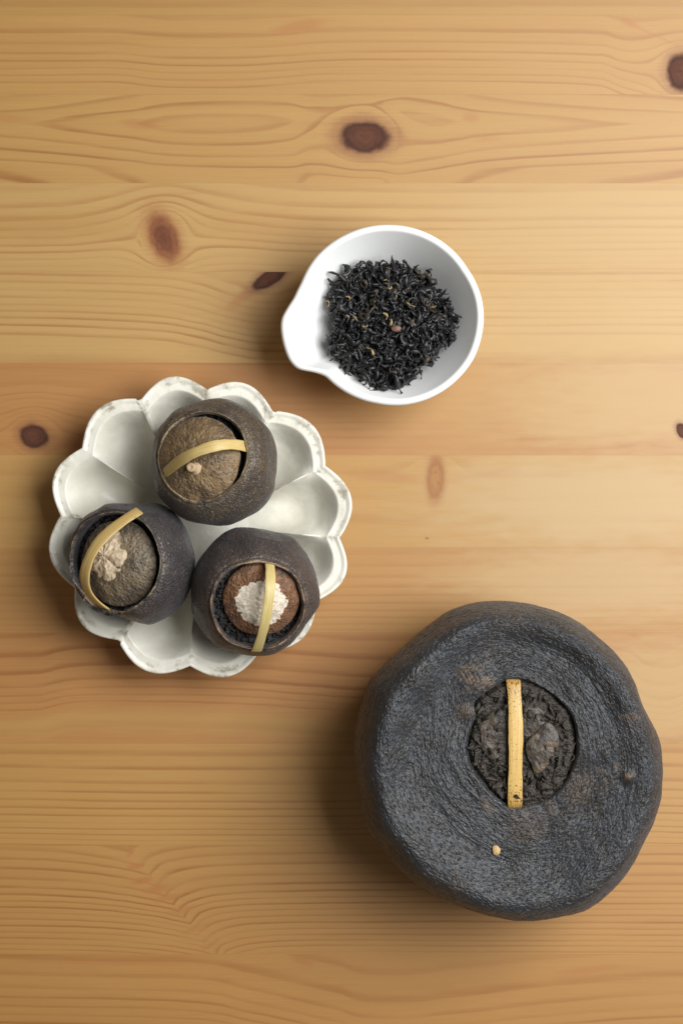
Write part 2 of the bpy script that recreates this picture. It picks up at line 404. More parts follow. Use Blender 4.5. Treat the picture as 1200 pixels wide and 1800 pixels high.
def fill_mat(name, c0=(0.010, 0.008, 0.007), c1=(0.035, 0.026, 0.018), c2=(0.13, 0.085, 0.045)):
    t = NT(name); p = t.coord("Object")
    n = t.noise(t.vscale(p, (700.0,) * 3), 1, 4, 0.65)
    n2 = t.noise(t.vscale(p, (1500.0, 2100.0, 1500.0)), 1, 3, 0.6)
    col = t.mix(t.ss(0.35, 0.65, n), c0, c1)
    col = t.mix(t.ss(0.62, 0.76, n2, 0, 0.75), col, c2)
    return t.out(col, t.mad(n2, 0.3, 0.33), t.bump(t.add(n, n2), 0.0005, 1.0), 0.5)

def bamboo_mat(name, c=(0.60, 0.44, 0.17), marks=0.0, dirt=0.0):
    t = NT(name); q = t.attr("uvw", True); s_ = t.sep(q)     # x along (0..1), y across (-1..1)
    fib = t.noise(t.xyz(t.mul(s_[0], 3.0), t.mul(s_[1], 7.0), 2.0), 1, 3, 0.6)
    mid = t.noise(t.xyz(t.mul(s_[0], 6.0), t.mul(s_[1], 1.2), 5.0), 1, 3, 0.6)
    col = t.mix(t.ss(0.35, 0.65, fib, 0, 0.85), c, tuple(np.array(c) * (0.80, 0.72, 0.55)))
    col = t.mix(t.ss(0.45, 0.75, mid, 0, 0.5), col, tuple(np.array(c) * (1.1, 1.12, 1.25)))
    end = t.m('ABSOLUTE', t.mad(s_[0], 2.0, -1.0))
    if dirt:
        col = t.mix(t.mul(t.ss(0.55, 1.0, end), 0.55), col, (0.40, 0.20, 0.045))
        sp = t.noise(t.xyz(t.mul(s_[0], 60.0), t.mul(s_[1], 4.5), 8.0), 1, 3, 0.6)
        sp = t.ss(0.60, 0.68, t.add(sp, t.mul(t.ss(0.45, 0.8, end), 0.075)))
        col = t.mix(t.mul(sp, dirt), col, (0.05, 0.022, 0.010))
    if marks:
        sp = t.noise(t.xyz(t.mul(s_[0], 34.0), t.mul(s_[1], 3.0), 11.0), 1, 3)
        sp = t.mul(t.ss(0.60, 0.70, sp), t.ss(0.45, 0.8, end))
        col = t.mix(t.mul(sp, marks), col, (0.16, 0.085, 0.03))
    return t.out(col, 0.42, t.bump(fib, 0.00014, 0.8), 0.45)

def ribbon(name, pts, normals, width, thick, mat, parent, base):
    """flat strip swept through pts, rounded edges, as one closed mesh"""
    pts = np.asarray(pts); n = len(pts)
    tg = np.gradient(pts, axis=0); tg /= np.linalg.norm(tg, axis=1, keepdims=True)
    side = np.cross(tg, normals); side /= np.linalg.norm(side, axis=1, keepdims=True)
    up = np.cross(side, tg)
    w, h = width / 2, thick / 2
    e = h * 0.6
    prof = [(-w, 0), (-w + e * .3, h * .7), (-w + e, h), (-w * .3, h * 1.25), (w * .3, h * 1.25), (w - e, h), (w - e * .3, h * .7), (w, 0), (w - e * .3, -h * .7), (w - e, -h), (-w + e, -h), (-w + e * .3, -h * .7)]
    m = len(prof); V = []; A = []
    for i in range(n):
        wob = 1 + 0.05 * math.sin(i * 0.35 + n) + 0.02 * math.sin(i * 1.1)
        for a, b in prof:
            V.append(pts[i] + side[i] * a * wob + up[i] * b - base); A.append((i / (n - 1), a / w, b / max(h, 1e-9)))
    f = grid_faces(n, m, True).tolist()
    f = [tuple(x) for x in f] + [tuple(range(m - 1, -1, -1)), tuple((n - 1) * m + k for k in range(m))]
    return mesh_obj(name, V, f, mat, parent, {"uvw": A})

def leaf_mesh(length, width, twist, curl, seed, nseg=9, flat=0.38):
    """one dried twisted tea leaf: tapered, flattened, curled tube around its middle"""
    r = np.random.default_rng(seed)
    p = np.zeros(3); d = np.array([1.0, 0, 0]); pts = [p.copy()]
    bend = r.normal(0, curl, 3) * (0.4, 0.75, 1.0)
    for i in range(nseg):
        bend = bend + r.normal(0, curl * 0.45, 3)
        d = d + np.cross(bend, d); d /= np.linalg.norm(d)
        p = p + d * length / nseg; pts.append(p.copy())
    pts = np.array(pts); pts -= pts.mean(0)
    tg = np.gradient(pts, axis=0); tg /= np.linalg.norm(tg, axis=1, keepdims=True)
    V = []; m = 5
    for i in range(nseg + 1):
        s_ = i / nseg
        w = width * (0.30 + 0.70 * math.sin(math.pi * min(1, s_ * 1.03 + 0.02)) ** 0.7) * (1 + 0.25 * r.normal())
        w = max(w, width * 0.12)
        a = np.cross(tg[i], (0, 0, 1.0)); a /= np.linalg.norm(a) + 1e-9; b = np.cross(tg[i], a)
        tw = twist * s_
        for k in range(m):
            th = 2 * math.pi * k / m
            c, s2 = math.cos(th) * w / 2, math.sin(th) * w / 2 * flat
            V.append(pts[i] + a * (c * math.cos(tw) - s2 * math.sin(tw)) + b * (c * math.sin(tw) + s2 * math.cos(tw)))
    f = [tuple(x) for x in grid_faces(nseg + 1, m, True).tolist()]
    f += [tuple(range(m - 1, -1, -1)), tuple(nseg * m + k for k in range(m))]
    return np.array(V), f
def rot_rand(r, flatness=0.5):
    a = r.uniform(0, 2 * math.pi); b = r.normal(0, flatness); c = r.uniform(0, 2 * math.pi)
    return np.array((Matrix.Rotation(a, 3, 'Z') @ Matrix.Rotation(b, 3, 'Y') @ Matrix.Rotation(c, 3, 'X')))

# ------------------------------------------------------------------ black pomelo stuffed with tea
pom_outline = [(490,40),(620,38),(740,60),(850,105),(930,165),(1000,235),(1045,300),(1066,345),(1090,400),(1120,460),(1145,540),(1150,620),(1145,720),(1120,800),(1075,900),(1032,990),(1000,1038),(940,1095),(870,1140),(780,1166),(640,1178),(530,1165),(430,1135),(350,1100),(270,1050),(200,985),(150,915),(100,850),(75,780),(55,680),(47,580),(60,480),(80,400),(105,325),(150,270),(230,200),(320,120),(390,72)]
pom_outline = [(600 + a * 0.48333, 1040 + b * 0.48333) for a, b in pom_outline]
pom_hole = [(600,322),(660,320),(720,345),(790,395),(835,450),(853,540),(838,640),(800,715),(750,758),(690,776),(620,782),(560,745),(515,690),(475,640),(457,570),(465,510),(490,450),(478,400),(540,352)]
pom_hole = [(600 + a * 0.48333, 1040 + b * 0.48333) for a, b in pom_hole]
ZE, ZH, ZS = 0.034, 0.0610, 0.0652
oc = P(888, 1334, ZE); hc = P(916, 1305, ZH)
NTH = 720
th, ro = polar_curve([P(a, b, ZE)[:2] for a, b in pom_outline], oc[:2], NTH)
_, rh = polar_curve([P(a, b, ZH)[:2] for a, b in pom_hole], hc[:2], NTH)
cs, sn = np.cos(th), np.sin(th)
outer = np.stack([oc[0] + ro * cs, oc[1] + ro * sn], -1)
# re-sample the outer outline so that both curves share directions from the hole centre
d_ = outer - hc[:2]; aa = np.arctan2(d_[:, 1], d_[:, 0]); od = np.argsort(aa)
a3 = np.concatenate([aa[od] - 2 * math.pi, aa[od], aa[od] + 2 * math.pi]); r3 = np.tile(np.hypot(d_[:, 0], d_[:, 1])[od], 3)
rO = np.interp(th, a3, r3)
rows = []
TS = 0.76
def pom_row(rad, z, arc): rows.append((rad, z, arc))
nlip, ntop, nroll, nund = 8, 150, 190, 60
zsh = ZS - 0.0010 * np.cos(th + 0.25) + 0.0012 * np.sin(2 * th + 0.6) + 0.0009 * np.sin(3 * th - 1.0) + 0.001 * vnoise(np.stack([cs * 1.6, sn * 1.6, 0 * cs], -1), 5)
zin = ZH + 0.0006 * np.sin(th * 2 + 1)
R_, Z_, T_ = [], [], []
for i in range(nlip):                                  # thickness of the peel inside the hole
    k = i / nlip; R_.append(rh - 0.0002 + 0.0006 * (1 - k)); Z_.append(zin - 0.006 * (1 - k) ** 1.0 - 0.0002); T_.append(-0.06 * (1 - k) + 0 * th)
for i in range(ntop):
    k = i / ntop; t_ = TS * k
    R_.append(rh + (rO - rh) * t_)
    e = 0.12 * k + 0.88 * (0.5 - 0.5 * math.cos(math.pi * max(0.0, (k - 0.55) / 0.45)))
    lipr = 0.0003 * math.exp(-(k / 0.06) ** 2) - 0.0008 * math.exp(-k / 0.010)
    Z_.append(zin + (zsh - zin) * e + lipr); T_.append(t_ + 0 * th)
for i in range(nroll):
    a = (i / (nroll - 1)) * math.pi / 2; t_ = TS + (1 - TS) * math.sin(a) ** 0.97
    R_.append(rh + (rO - rh) * t_); Z_.append(ZE + (zsh - ZE) * math.cos(a) ** 0.95); T_.append(TS + (1 - TS) * 1.6 * (i / (nroll - 1)) + 0 * th)
for i in range(1, nund + 1):
    a = (i / nund) * math.pi / 2; t_ = 1 - 0.62 * (1 - math.cos(a))
    R_.append((rh + (rO - rh) * t_)); Z_.append(ZE * (1 - math.sin(a) ** 0.9) + 0 * th); T_.append(1.25 + 0.5 * i / nund + 0 * th)
R_, Z_, T_ = np.array(R_), np.array(Z_), np.array(T_)
V = np.stack([hc[0] + R_ * cs, hc[1] + R_ * sn, Z_], -1)
nr = len(R_)
N = grid_normals(V)
if N[ntop // 2, :, 2].mean() < 0: N = -N
arc = np.cumsum(np.concatenate([np.zeros((1, NTH)), np.linalg.norm(np.diff(V, axis=0), axis=-1)]), axis=0)
arcs = arc.mean(1, keepdims=True) * 0.6 + arc * 0.4
flow = np.stack([V[..., 0], V[..., 1], arcs], -1)
fade = sstep(0.0, 0.03, T_) * sstep(1.72, 1.4, T_)
lump = fbm(V / 0.024, 2, 11) * 0.0018 * sstep(1.45, 0.9, T_) + fbm(V / 0.0075, 2, 21) * 0.00022
fold = (1 - np.abs(fbm(flow / (0.020, 0.020, 0.0045), 3, 31))) ** 3 * 0.0005 * sstep(1.1, 0.2, T_)
wr = fbm(flow / (0.0036, 0.0036, 0.0016), 3, 41) * 0.00022
pit_ = -np.clip(fbm(flow / (0.0022, 0.0022, 0.0010), 2, 51), 0, 1) * 0.00022
disp = (lump + fold + wr + pit_) * fade
# features: tan crinkled fold by the hole, round scar below it, tan scabs on the right
def fblob(px, py, rad, z=0.064):
    c = P(px, py, z); return np.hypot(V[..., 0] - c[0], V[..., 1] - c[1]) / (rad * S)
top = (N[..., 2] > -0.1)
tan = np.zeros_like(R_)
for px, py, r_, a_ in ((828, 1188, 26, 0.75), (858, 1202, 16, 0.9), (820, 1250, 14, 0.5), (1108, 1268, 18, 0.55), (1104, 1366, 9, 0.9), (1015, 1380, 40, 0.35), (1000, 1330, 26, 0.3), (858, 1415, 16, 0.6), (965, 1420, 20, 0.3), (1085, 1352, 8, 0.7), (780, 1560, 40, 0.2), (905, 1075, 60, 0.18)):
    d = fblob(px, py, r_); tan = np.maximum(tan, 0.7 * a_ * np.clip(1.1 - d + 1.1 * fbm(V / 0.0022, 3, 61), 0, 1) * top)
d = fblob(928, 1450, 36); ringm = np.exp(-((d - 1) / 0.14) ** 2)
disp -= 0.00030 * ringm * top * (0.5 + fbm(V / 0.006, 2, 67))
tan = np.maximum(tan, 0.16 * np.clip(sstep(1.1, 0.6, d) + 0.5 * fbm(V / 0.003, 2, 66) * (d < 1), 0, 1) * top)
d = fblob(832, 1192, 30); disp += (0.0011 * np.exp(-d ** 2) + 0.0003 * np.exp(-d ** 2) * (1 - 2 * np.abs(fbm(np.stack([V[..., 0] / 0.0016 + V[..., 1] / 0.003, V[..., 1] / 0.006, 0 * d], -1), 3, 64)))) * top
d = fblob(822, 1255, 12); disp += (0.0008 * np.exp(-d ** 2)) * top
d = fblob(1104, 1366, 9); disp += 0.0011 * np.exp(-d ** 2) * top
d = fblob(1098, 1382, 10); disp -= 0.0005 * np.exp(-d ** 2) * top
V = V + N * disp[..., None]
V[..., 2] = np.maximum(V[..., 2], 0.0)
pom_base = np.array([oc[0], oc[1], 0.0])
pom = empty("stuffed_pomelo", pom_base)
tag(pom, "large blackened dried pomelo stuffed with tea, lying on the bare pine", "dried pomelo")
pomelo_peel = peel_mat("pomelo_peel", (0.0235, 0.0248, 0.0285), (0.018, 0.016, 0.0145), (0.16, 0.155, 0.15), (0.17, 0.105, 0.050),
                       pit=2.8, tang=7.0, speck=0.34, bump=0.00042, rough=0.44, fine=0.6, pore_shade=0.25)
F = grid_faces(nr, NTH, True, flip=True)
# closed underside
cb = len(V.reshape(-1, 3)); Vb = np.concatenate([V.reshape(-1, 3), [[hc[0], hc[1], 0.0]]])
last = (nr - 1) * NTH
mesh = mesh_obj("peel", Vb - pom_base, F, pomelo_peel, pom,
                {"flow": np.concatenate([flow.reshape(-1, 3), [[0, 0, 0]]]), "tan": np.concatenate([tan.reshape(-1), [0]])})

def disc_surface(name, outline_r, th, centre, zfun, mat, parent, base, nrad=60, extra=None, kind=None, skirt=0.004, attrs=True):
    """polar disc whose height is zfun(x, y, rho) with a skirt going down at its edge"""
    rho = np.concatenate([np.linspace(0.0, 1, nrad) ** 0.8, [1.0]])
    R = rho[:, None] * outline_r[None, :]
    X = centre[0] + R * np.cos(th); Y = centre[1] + R * np.sin(th)
    Z = zfun(X, Y, rho[:, None] + 0 * X); Z[-1] = Z[-2] - skirt
    V = np.stack([X, Y, Z], -1); n = len(th)
    F = grid_faces(len(rho), n, True)
    Vf = V.reshape(-1, 3) - base
    at = {"flow": V.reshape(-1, 3), "tan": np.zeros(len(Vf))} if attrs else None
    if extra is not None:
        ev, ef = extra
        faces = [tuple(x) for x in F.tolist()] + [tuple(k + len(Vf) for k in f) for f in ef]
        Vf = np.concatenate([Vf, ev - base]); at = None
        o = mesh_obj(name, Vf, faces, mat, parent)
    else:
        o = mesh_obj(name, Vf, F, mat, parent, at)
    if kind: o["kind"] = kind
    return o
def scatter_flakes(count, sampler, lrange, wrange, seed, flat=0.35):
    r = np.random.default_rng(seed); EV, EF = [], []; off = 0
    for i in range(count):
        p = sampler(r)
        v, f = leaf_mesh(r.uniform(*lrange), r.uniform(*wrange), r.uniform(-4, 4), 0.22, int(r.integers(1e9)), 6, 0.45)
        v = v @ rot_rand(r, flat).T + p
        EV.append(v); EF += [tuple(k + off for k in q) for q in f]; off += len(v)
    return np.concatenate(EV), EF

pom_fill = fill_mat("packed_tea", (0.020, 0.016, 0.012), (0.060, 0.047, 0.034), (0.20, 0.145, 0.085))
ZF = ZH - 0.0006
def zf(X, Y, rho):
    p = np.stack([X / 0.0035, Y / 0.0024, 0 * X], -1)
    return ZF - 0.0022 * sstep(0.90, 1.0, rho) + 0.0016 * fbm(p, 4, 77) + 0.0009 * (1 - np.abs(fbm(p * 2, 2, 78))) - 0.0004
def samp(r):
    a = r.uniform(-math.pi, math.pi); q = math.sqrt(r.uniform(0.15, 1)) * 0.93
    rr = np.interp(a, th, rh) * q
    return np.array([hc[0] + rr * math.cos(a), hc[1] + rr * math.sin(a), ZF + 0.0006 - 0.0012 * (q > 0.85) + r.normal(0, 0.0003)])
disc_surface("tea_filling", rh * 1.0, th, hc, zf, pom_fill, pom, pom_base, 70, scatter_flakes(200, samp, (0.0018, 0.0095), (0.0008, 0.0036), 5, 0.16), "stuff", attrs=False)

frag_mat = peel_mat("lid_peel", (0.046, 0.034, 0.024), (0.026, 0.020, 0.015), (0.14, 0.10, 0.065), (0.15, 0.10, 0.052), pit=5, tang=7, speck=0.45, bump=0.0003, rough=0.5, fine=0.1, pore_shade=0.0)
def fragment(name, crop_pts, z, dome, seed, tilt=(0, 0), tan_amt=0.0):
    w = np.array([P(790 + a * 0.20833, 1170 + b * 0.20833, z)[:2] for a, b in crop_pts]); c = w.mean(0)
    t2, r2 = polar_curve(w, c, 96)
    r2 = r2 * (1 + 0.05 * vnoise(np.stack([np.cos(t2) * 3, np.sin(t2) * 3, 0 * t2 + seed], -1), seed))
    def zz(X, Y, rho):
        p = np.stack([X / 0.0028, Y / 0.0028, 0 * X + seed], -1)
        return z + dome * (1 - rho ** 3) + tilt[0] * (X - c[0]) + tilt[1] * (Y - c[1]) + 0.0005 * fbm(p, 4, seed)
    o = disc_surface(name, r2, t2, c, zz, frag_mat, pom, pom_base, 30, skirt=0.004)
    if tan_amt:
        me = o.data; n = len(me.vertices); co = np.zeros(n * 3, np.float32); me.vertices.foreach_get("co", co); co = co.reshape(-1, 3)
        tv = tan_amt * np.clip(fbm(co / 0.004, 3, seed + 4) * 2.2 + 0.35, 0, 1)
        me.attributes["tan"].data.foreach_set("value", tv.astype(np.float32))
    return o
fragment("lid_fragment", [(290,450),(380,390),(500,360),(505,640),(500,900),(420,860),(330,780),(272,620)], ZF + 0.0011, 0.0003, 3, tan_amt=0.30)
fragment("lid_fragment", [(650,660),(740,570),(820,478),(900,560),(910,680),(860,800),(790,870),(720,930),(695,820)], ZF + 0.0016, 0.0006, 9, (-0.02, 0.03), 0.60)
fragment("lid_fragment", [(605,375),(700,345),(790,390),(810,450),(760,530),(620,595)], ZF + 0.0011, 0.0003, 15, tan_amt=0.2)
# bamboo strip across the hole
A = P(901.5, 1197, ZH); B = P(905.5, 1419, ZH)
tt = np.linspace(-0.02, 1.02, 40)
pts = A[None] * (1 - tt[:, None]) + B[None] * tt[:, None]
pts[:, 2] = ZH + 0.0006 + 0.0026 * (1 - np.abs(2 * tt - 1) ** 2.6) - 0.004 * sstep(0.975, 1.02, np.abs(2 * tt - 1))
pts[:, 0] += 0.0003 * np.sin(tt * 5)
ribbon("bamboo_strip", pts, np.tile([0.05, 0, 1.0], (40, 1)), 0.0053, 0.0010, bamboo_mat("old_bamboo", (0.62, 0.41, 0.13), dirt=0.9), pom, pom_base)
# crumb on the peel
def lump_mesh(rad, seed, n=20, m=14):
    a = np.linspace(0, 2 * math.pi, n, endpoint=False); b = np.linspace(0.02, math.pi - 0.02, m)
    V = np.stack([np.sin(b)[:, None] * np.cos(a), np.sin(b)[:, None] * np.sin(a), np.cos(b)[:, None] + 0 * a], -1)
    V = V * (1 + 0.30 * fbm(V * 1.7 + seed, 2, seed))[..., None] * rad
    f = [tuple(x) for x in grid_faces(m, n, True, flip=True).tolist()] + [tuple(range(n)), tuple((m - 1) * n + k for k in range(n - 1, -1, -1))]
    return V.reshape(-1, 3), f
def surf_z(x, y):
    q = np.argmin((V_pom[:, 0] - x) ** 2 + (V_pom[:, 1] - y) ** 2 + (V_pom[:, 2] < 0.04) * 1.0); return V_pom[q, 2]
V_pom = V.reshape(-1, 3)
cp = P(873, 1498, 0.066); cz = surf_z(cp[0], cp[1])
t = NT("crumb"); n_ = t.noise(t.vscale(t.coord("Object"), (1200.0,) * 3), 1, 3)
crumb_m = t.out(t.mix(n_, (0.62, 0.42, 0.20), (0.42, 0.26, 0.10)), 0.7)
lv, lf = lump_mesh(0.0015, 3); lv = lv * (1, 1.25, 0.55)
cr = mesh_obj("crumb", lv, lf, crumb_m); cr.location = (cp[0], cp[1], cz + 0.0006)
tag(cr, "tiny pale tan crumb on the black pomelo peel below its strip", "crumb")

# ------------------------------------------------------------------ scalloped plate
PLZ = 0.0205
pc = P(350, 926, PLZ); PR = 269 * S * (H - PLZ) / H
NP = 960
th = np.linspace(-math.pi, math.pi, NP, endpoint=False)
th0 = math.radians(11)
# uneven hand-made petals: jitter of the ridge angles
jit = np.random.default_rng(4).normal(0, math.radians(1.1), 12)
def petal_phase(a):
    q = (a - th0) / math.radians(30) + 0.5
    k = np.floor(q).astype(int) % 12; f = q - np.floor(q)
    lo = jit[k] / math.radians(30); hi = jit[(k + 1) % 12] / math.radians(30)
    f2 = (f - lo) / (1 + hi - lo)
    return np.clip(f2, 0, 1) * 2 - 1
ph = petal_phase(th)
edge = 0.62 * np.abs(ph) ** 2.3 + 0.38 * (0.5 - 0.5 * np.cos(math.pi * ph))
rim_r = PR * (1 - 0.090 * edge) * (1 + 0.010 * np.sin(3 * th + 1) + 0.006 * np.sin(2 * th + 2.4))
wall = 0.0023
rows = []; spk = []
nU = 150
rhoU = np.linspace(0.0, 1.0, nU)
for r_ in rhoU:
    k = np.clip((r_ - 0.34) / 0.605, 0, 1)
    z = 0.0052 + (PLZ - 0.0052) * (0.30 * k + 0.70 * k ** 2.3)
    rb = sstep(0.34, 0.70, r_) * (1 - 0.95 * sstep(0.76, 0.97, r_))
    rl = sstep(0.40, 0.60, r_)
    z = z + (0.0080 * rb) * (0.85 * np.abs(ph) ** 4.2 + 0.15 * edge) - 0.0034 * sstep(0.42, 0.72, r_) * (1 - sstep(0.80, 0.95, r_)) * (1 - np.abs(ph) ** 2)
    rad = (rim_r - wall) * r_
    rad = rad * (1 + (1 - rl) * (PR * 0.965 / rim_r - 1))
    rows.append((rad, z)); spk.append(np.clip(sstep(0.93, 1.0, r_) + 0.85 * sstep(0.74, 0.9, r_) * sstep(0.80, 0.98, np.abs(ph)), 0, 1) + 0 * th)
zr = rows[-1][1]
for a in np.linspace(0, math.pi, 12)[1:]:               # rounded rim
    rows.append((rim_r - wall + wall * np.sin(a) * 1.0 + (wall * 0.0), zr + wall * 0.75 * np.sin(a) * (1 if a < math.pi / 2 else 1) - (0 if a < math.pi / 2 else 0) - wall * 1.6 * (1 - np.cos(a)) / 2))
    spk.append(1.0 * np.exp(-((a - 0.9) / 0.9) ** 2) + 0 * th)
for i in range(1, 41):                                   # underside down to the foot
    k = i / 40; r_ = 1 - 0.55 * k
    kk = np.clip((r_ - 0.45) / 0.55, 0, 1)
    rows.append(((rim_r - wall) * r_ * (1 + k * (PR * 0.965 / rim_r - 1)), zr * 0 + (zr - wall * 1.6) * (0.45 * kk + 0.55 * kk ** 2) + 0 * th)); spk.append(0 * th)
rows.append((0.30 * PR + 0 * th, 0 * th)); spk.append(0 * th)
Rr = np.array([a for a, b in rows]); Zz = np.array([b + 0 * th for a, b in rows])
V = np.stack([Rr * np.cos(th), Rr * np.sin(th), Zz], -1)
wobble = 0.0005 * fbm(V / 0.012, 3, 91); V[..., 2] += wobble * (Zz > 0.004)
V[..., 2] = np.maximum(V[..., 2], 0.00005)
t = NT("cream_glaze")
p_ = t.coord("Object")
n1 = t.noise(t.vscale(p_, (60.0,) * 3), 1, 3); n2 = t.noise(t.vscale(p_, (420.0,) * 3), 1, 4, 0.65); n3 = t.noise(t.vscale(p_, (1500.0,) * 3), 1, 2)
col = t.mix(t.ss(0.35, 0.65, n1), (0.82, 0.785, 0.67), (0.74, 0.705, 0.59))
col = t.mix(t.ss(0.5, 0.75, n2, 0, 0.25), col, (0.58, 0.555, 0.48))
sp = t.attr("spk")
worn = t.mul(t.ss(0.60, 0.80, t.add(t.mul(sp, 0.26), t.add(t.mul(n2, 0.55), t.mul(n1, 0.32)))), t.ss(0.42, 0.58, t.noise(t.vscale(p_, (130.0,) * 3), 1, 2)))
col = t.mix(t.mul(worn, t.ss(0.05, 0.4, sp, 0.0, 0.75)), col, (0.27, 0.21, 0.135))
col = t.mix(t.mul(t.ss(0.70, 0.76, n3), 0.4), col, (0.30, 0.25, 0.18))
glaze = t.out(col, t.mad(n2, 0.2, 0.22), t.bump(t.add(n2, t.mul(n1, 2.0)), 0.00035, 0.5), 0.5)
plate = mesh_obj("scalloped_plate", V, grid_faces(len(rows), NP, True), glaze, None, {"spk": np.array(spk)})
plate.location = (pc[0], pc[1], 0)
tag(plate, "cream glazed scalloped plate with petal lobes and speckled rim under three dried mandarins", "plate")

# ------------------------------------------------------------------ stuffed mandarins
def tilt_matrix(dx, dy, deg):
    ax = Vector((-dy, dx, 0)).normalized()           # rotates +z towards (dx, dy)
    return np.array(Matrix.Rotation(math.radians(deg), 3, ax))
def mandarin(cpx, Rpx, squash, tdir, tdeg, hole, seed, mats, band, lid, label, zc=0.0325, dents=(), lipw=0.0009):
    R = Rpx * S * (H - zc) / H
    C = P(cpx[0], cpx[1], zc); M = tilt_matrix(tdir[0], tdir[1], tdeg); axis = M @ np.array([0, 0, 1.0])
    base = np.array([C[0], C[1], zc - R * 0.98])
    root = empty("stuffed_mandarin", base); tag(root, label, "dried mandarin", "stuffed mandarins on the scalloped plate")
    n = 420; a = np.linspace(-math.pi, math.pi, n, endpoint=False); ca, sa = np.cos(a), np.sin(a)
    al0 = math.asin(hole)
    hr = 1 + 0.035 * vnoise(np.stack([ca * 1.5, sa * 1.5, 0 * a + seed], -1), seed) + 0.02 * np.sin(2 * a + seed)
    Rr, Zz, T = [], [], []
    hz = R * math.cos(al0); hR = R * hole
    rj = 0.0006 * vnoise(np.stack([ca * 2.6, sa * 2.6, 0 * a + seed + 31], -1), seed + 31) + 0.0003 * vnoise(np.stack([ca * 9, sa * 9, 0 * a + seed], -1), seed + 32)
    lw, dp = lipw, 0.0014
    for i in range(14):                                # inner wall, from below up
        k = i / 13; Rr.append((hR - lw) * hr + 0.0012 * (1 - k)); Zz.append(hz - dp - 0.009 * (1 - k) + 0 * a); T.append(-1 + 0.5 * k + 0 * a)
    for i in range(1, 12):                             # bevelled lip
        k = i / 11; Rr.append((hR - lw + lw * k) * hr); Zz.append(hz - dp * (1 - k) ** 1.1 + rj * k); T.append(-0.4 + 0.4 * k + 0 * a)
    for i in range(1, 230):
        k = i / 229; al = al0 + (math.pi - 0.02 - al0) * k
        e = 1 + (hr - 1) * math.exp(-k * 9)
        crease = -0.0004 * math.exp(-((k - 0.030) / 0.012) ** 2)
        Rr.append((R * math.sin(al) + crease * math.sin(al)) * e); Zz.append((R + crease) * math.cos(al) + rj * math.exp(-k * 22)); T.append(k + 0 * a)
    Rr, Zz, T = np.array(Rr), np.array(Zz), np.array(T)
    L = np.stack([Rr * ca, Rr * sa, Zz * squash], -1)
    NN = grid_normals(L)
    if (NN[150] * L[150]).sum() < 0: NN = -NN
    arc = np.cumsum(np.concatenate([np.zeros((1, n)), np.linalg.norm(np.diff(L, axis=0), axis=-1)]), 0)
    fade = sstep(-0.02, 0.03, T)
    disp = (fbm(L / 0.015 + seed * 3.1, 2, seed) * 0.0016 + fbm(L / 0.0045, 2, seed + 1) * 0.00013) * fade
    disp += -np.clip(fbm(L / 0.0010, 2, seed + 2), 0, 1) * 0.00022 * fade
    disp += fbm(L / 0.003, 2, seed + 5) * 0.0003 * (1 - fade) * sstep(-1, -0.5, T)
    for (dx, dy, dz, w, amt) in dents:                 # world-space flattened facets
        dv = np.array([dx, dy, dz], float); dv /= np.linalg.norm(dv); lv = M.T @ dv
        pr = (L @ lv) / R; disp -= np.clip(pr - w, 0, 1) * R * amt
    L = L + NN * disp[..., None]
    Wd = L @ M.T + C
    Wd[..., 2] = np.maximum(Wd[..., 2], zc - R * 0.97)
    tan = 1.5 * np.exp(-(T / np.where(T < 0, 0.07, 0.006)) ** 2) + 0.25 * np.exp(-((T + 0.25) / 0.12) ** 2) * sstep(-0.42, -0.3, T) + 0.22 * np.exp(-np.clip(T, 0, 1) / 0.06) * (T > 0)
    tan = np.clip(tan * (0.55 + 1.1 * fbm(L / 0.003, 3, seed + 7)), 0, 1)
    mesh_obj("peel", Wd.reshape(-1, 3) - base, grid_faces(len(Rr), n, True, flip=True), mats[0], root, {"flow": L, "tan": tan})
    # filling
    fr = (hR - lw) * hr + 0.0008
    fd = lid.get('fill', 0.0045)
    def zfl(X, Y, rho):
        p = np.stack([X / 0.0022, Y / 0.0022, 0 * X + seed], -1)
        return hz - fd + 0.0013 * fbm(p, 4, seed + 9) + 0.0006 * (1 - np.abs(fbm(p * 2.0, 2, seed + 10)))
    r0 = np.random.default_rng(seed)
    def sm(r):
        q = math.sqrt(r.uniform(0.3, 1)) * 0.93; b = r.uniform(0, 6.283)
        return np.array([q * fr.mean() * math.cos(b), q * fr.mean() * math.sin(b), hz - fd + 0.0012 + r.normal(0, 0.0003)])
    rho = np.linspace(0, 1, 40); X = rho[:, None] * fr * ca; Y = rho[:, None] * fr * sa
    Z = zfl(X, Y, rho[:, None] + 0 * X); Vf = np.stack([X, Y, Z], -1).reshape(-1, 3)
    ev, ef = scatter_flakes(190, sm, (0.0015, 0.0036), (0.0006, 0.0012), seed + 20, 0.4)
    faces = [tuple(x) for x in grid_faces(40, n, True).tolist()] + [tuple(k + len(Vf) for k in q) for q in ef]
    o = mesh_obj("tea_filling", np.concatenate([Vf, ev]) @ M.T + C - base, faces, mats[1], root); o["kind"] = "stuff"
    # lid: a domed cap of peel lying in the opening
    lr = lid['r'] * S * 0.95; lc = np.array(lid['off'], float) * S; lz = hz + lid.get('dz', 0.0)
    tx, ty = lid.get('tilt', (0, 0)); dome = lid['dome']
    hl = 1 + 0.03 * vnoise(np.stack([ca * 1.8, sa * 1.8, 0 * a + seed + 5], -1), seed + 5) + 0.012 * vnoise(np.stack([ca * 9, sa * 9, 0 * a], -1), seed + 6)
    sx, sy = lid.get('scale', (1, 1))
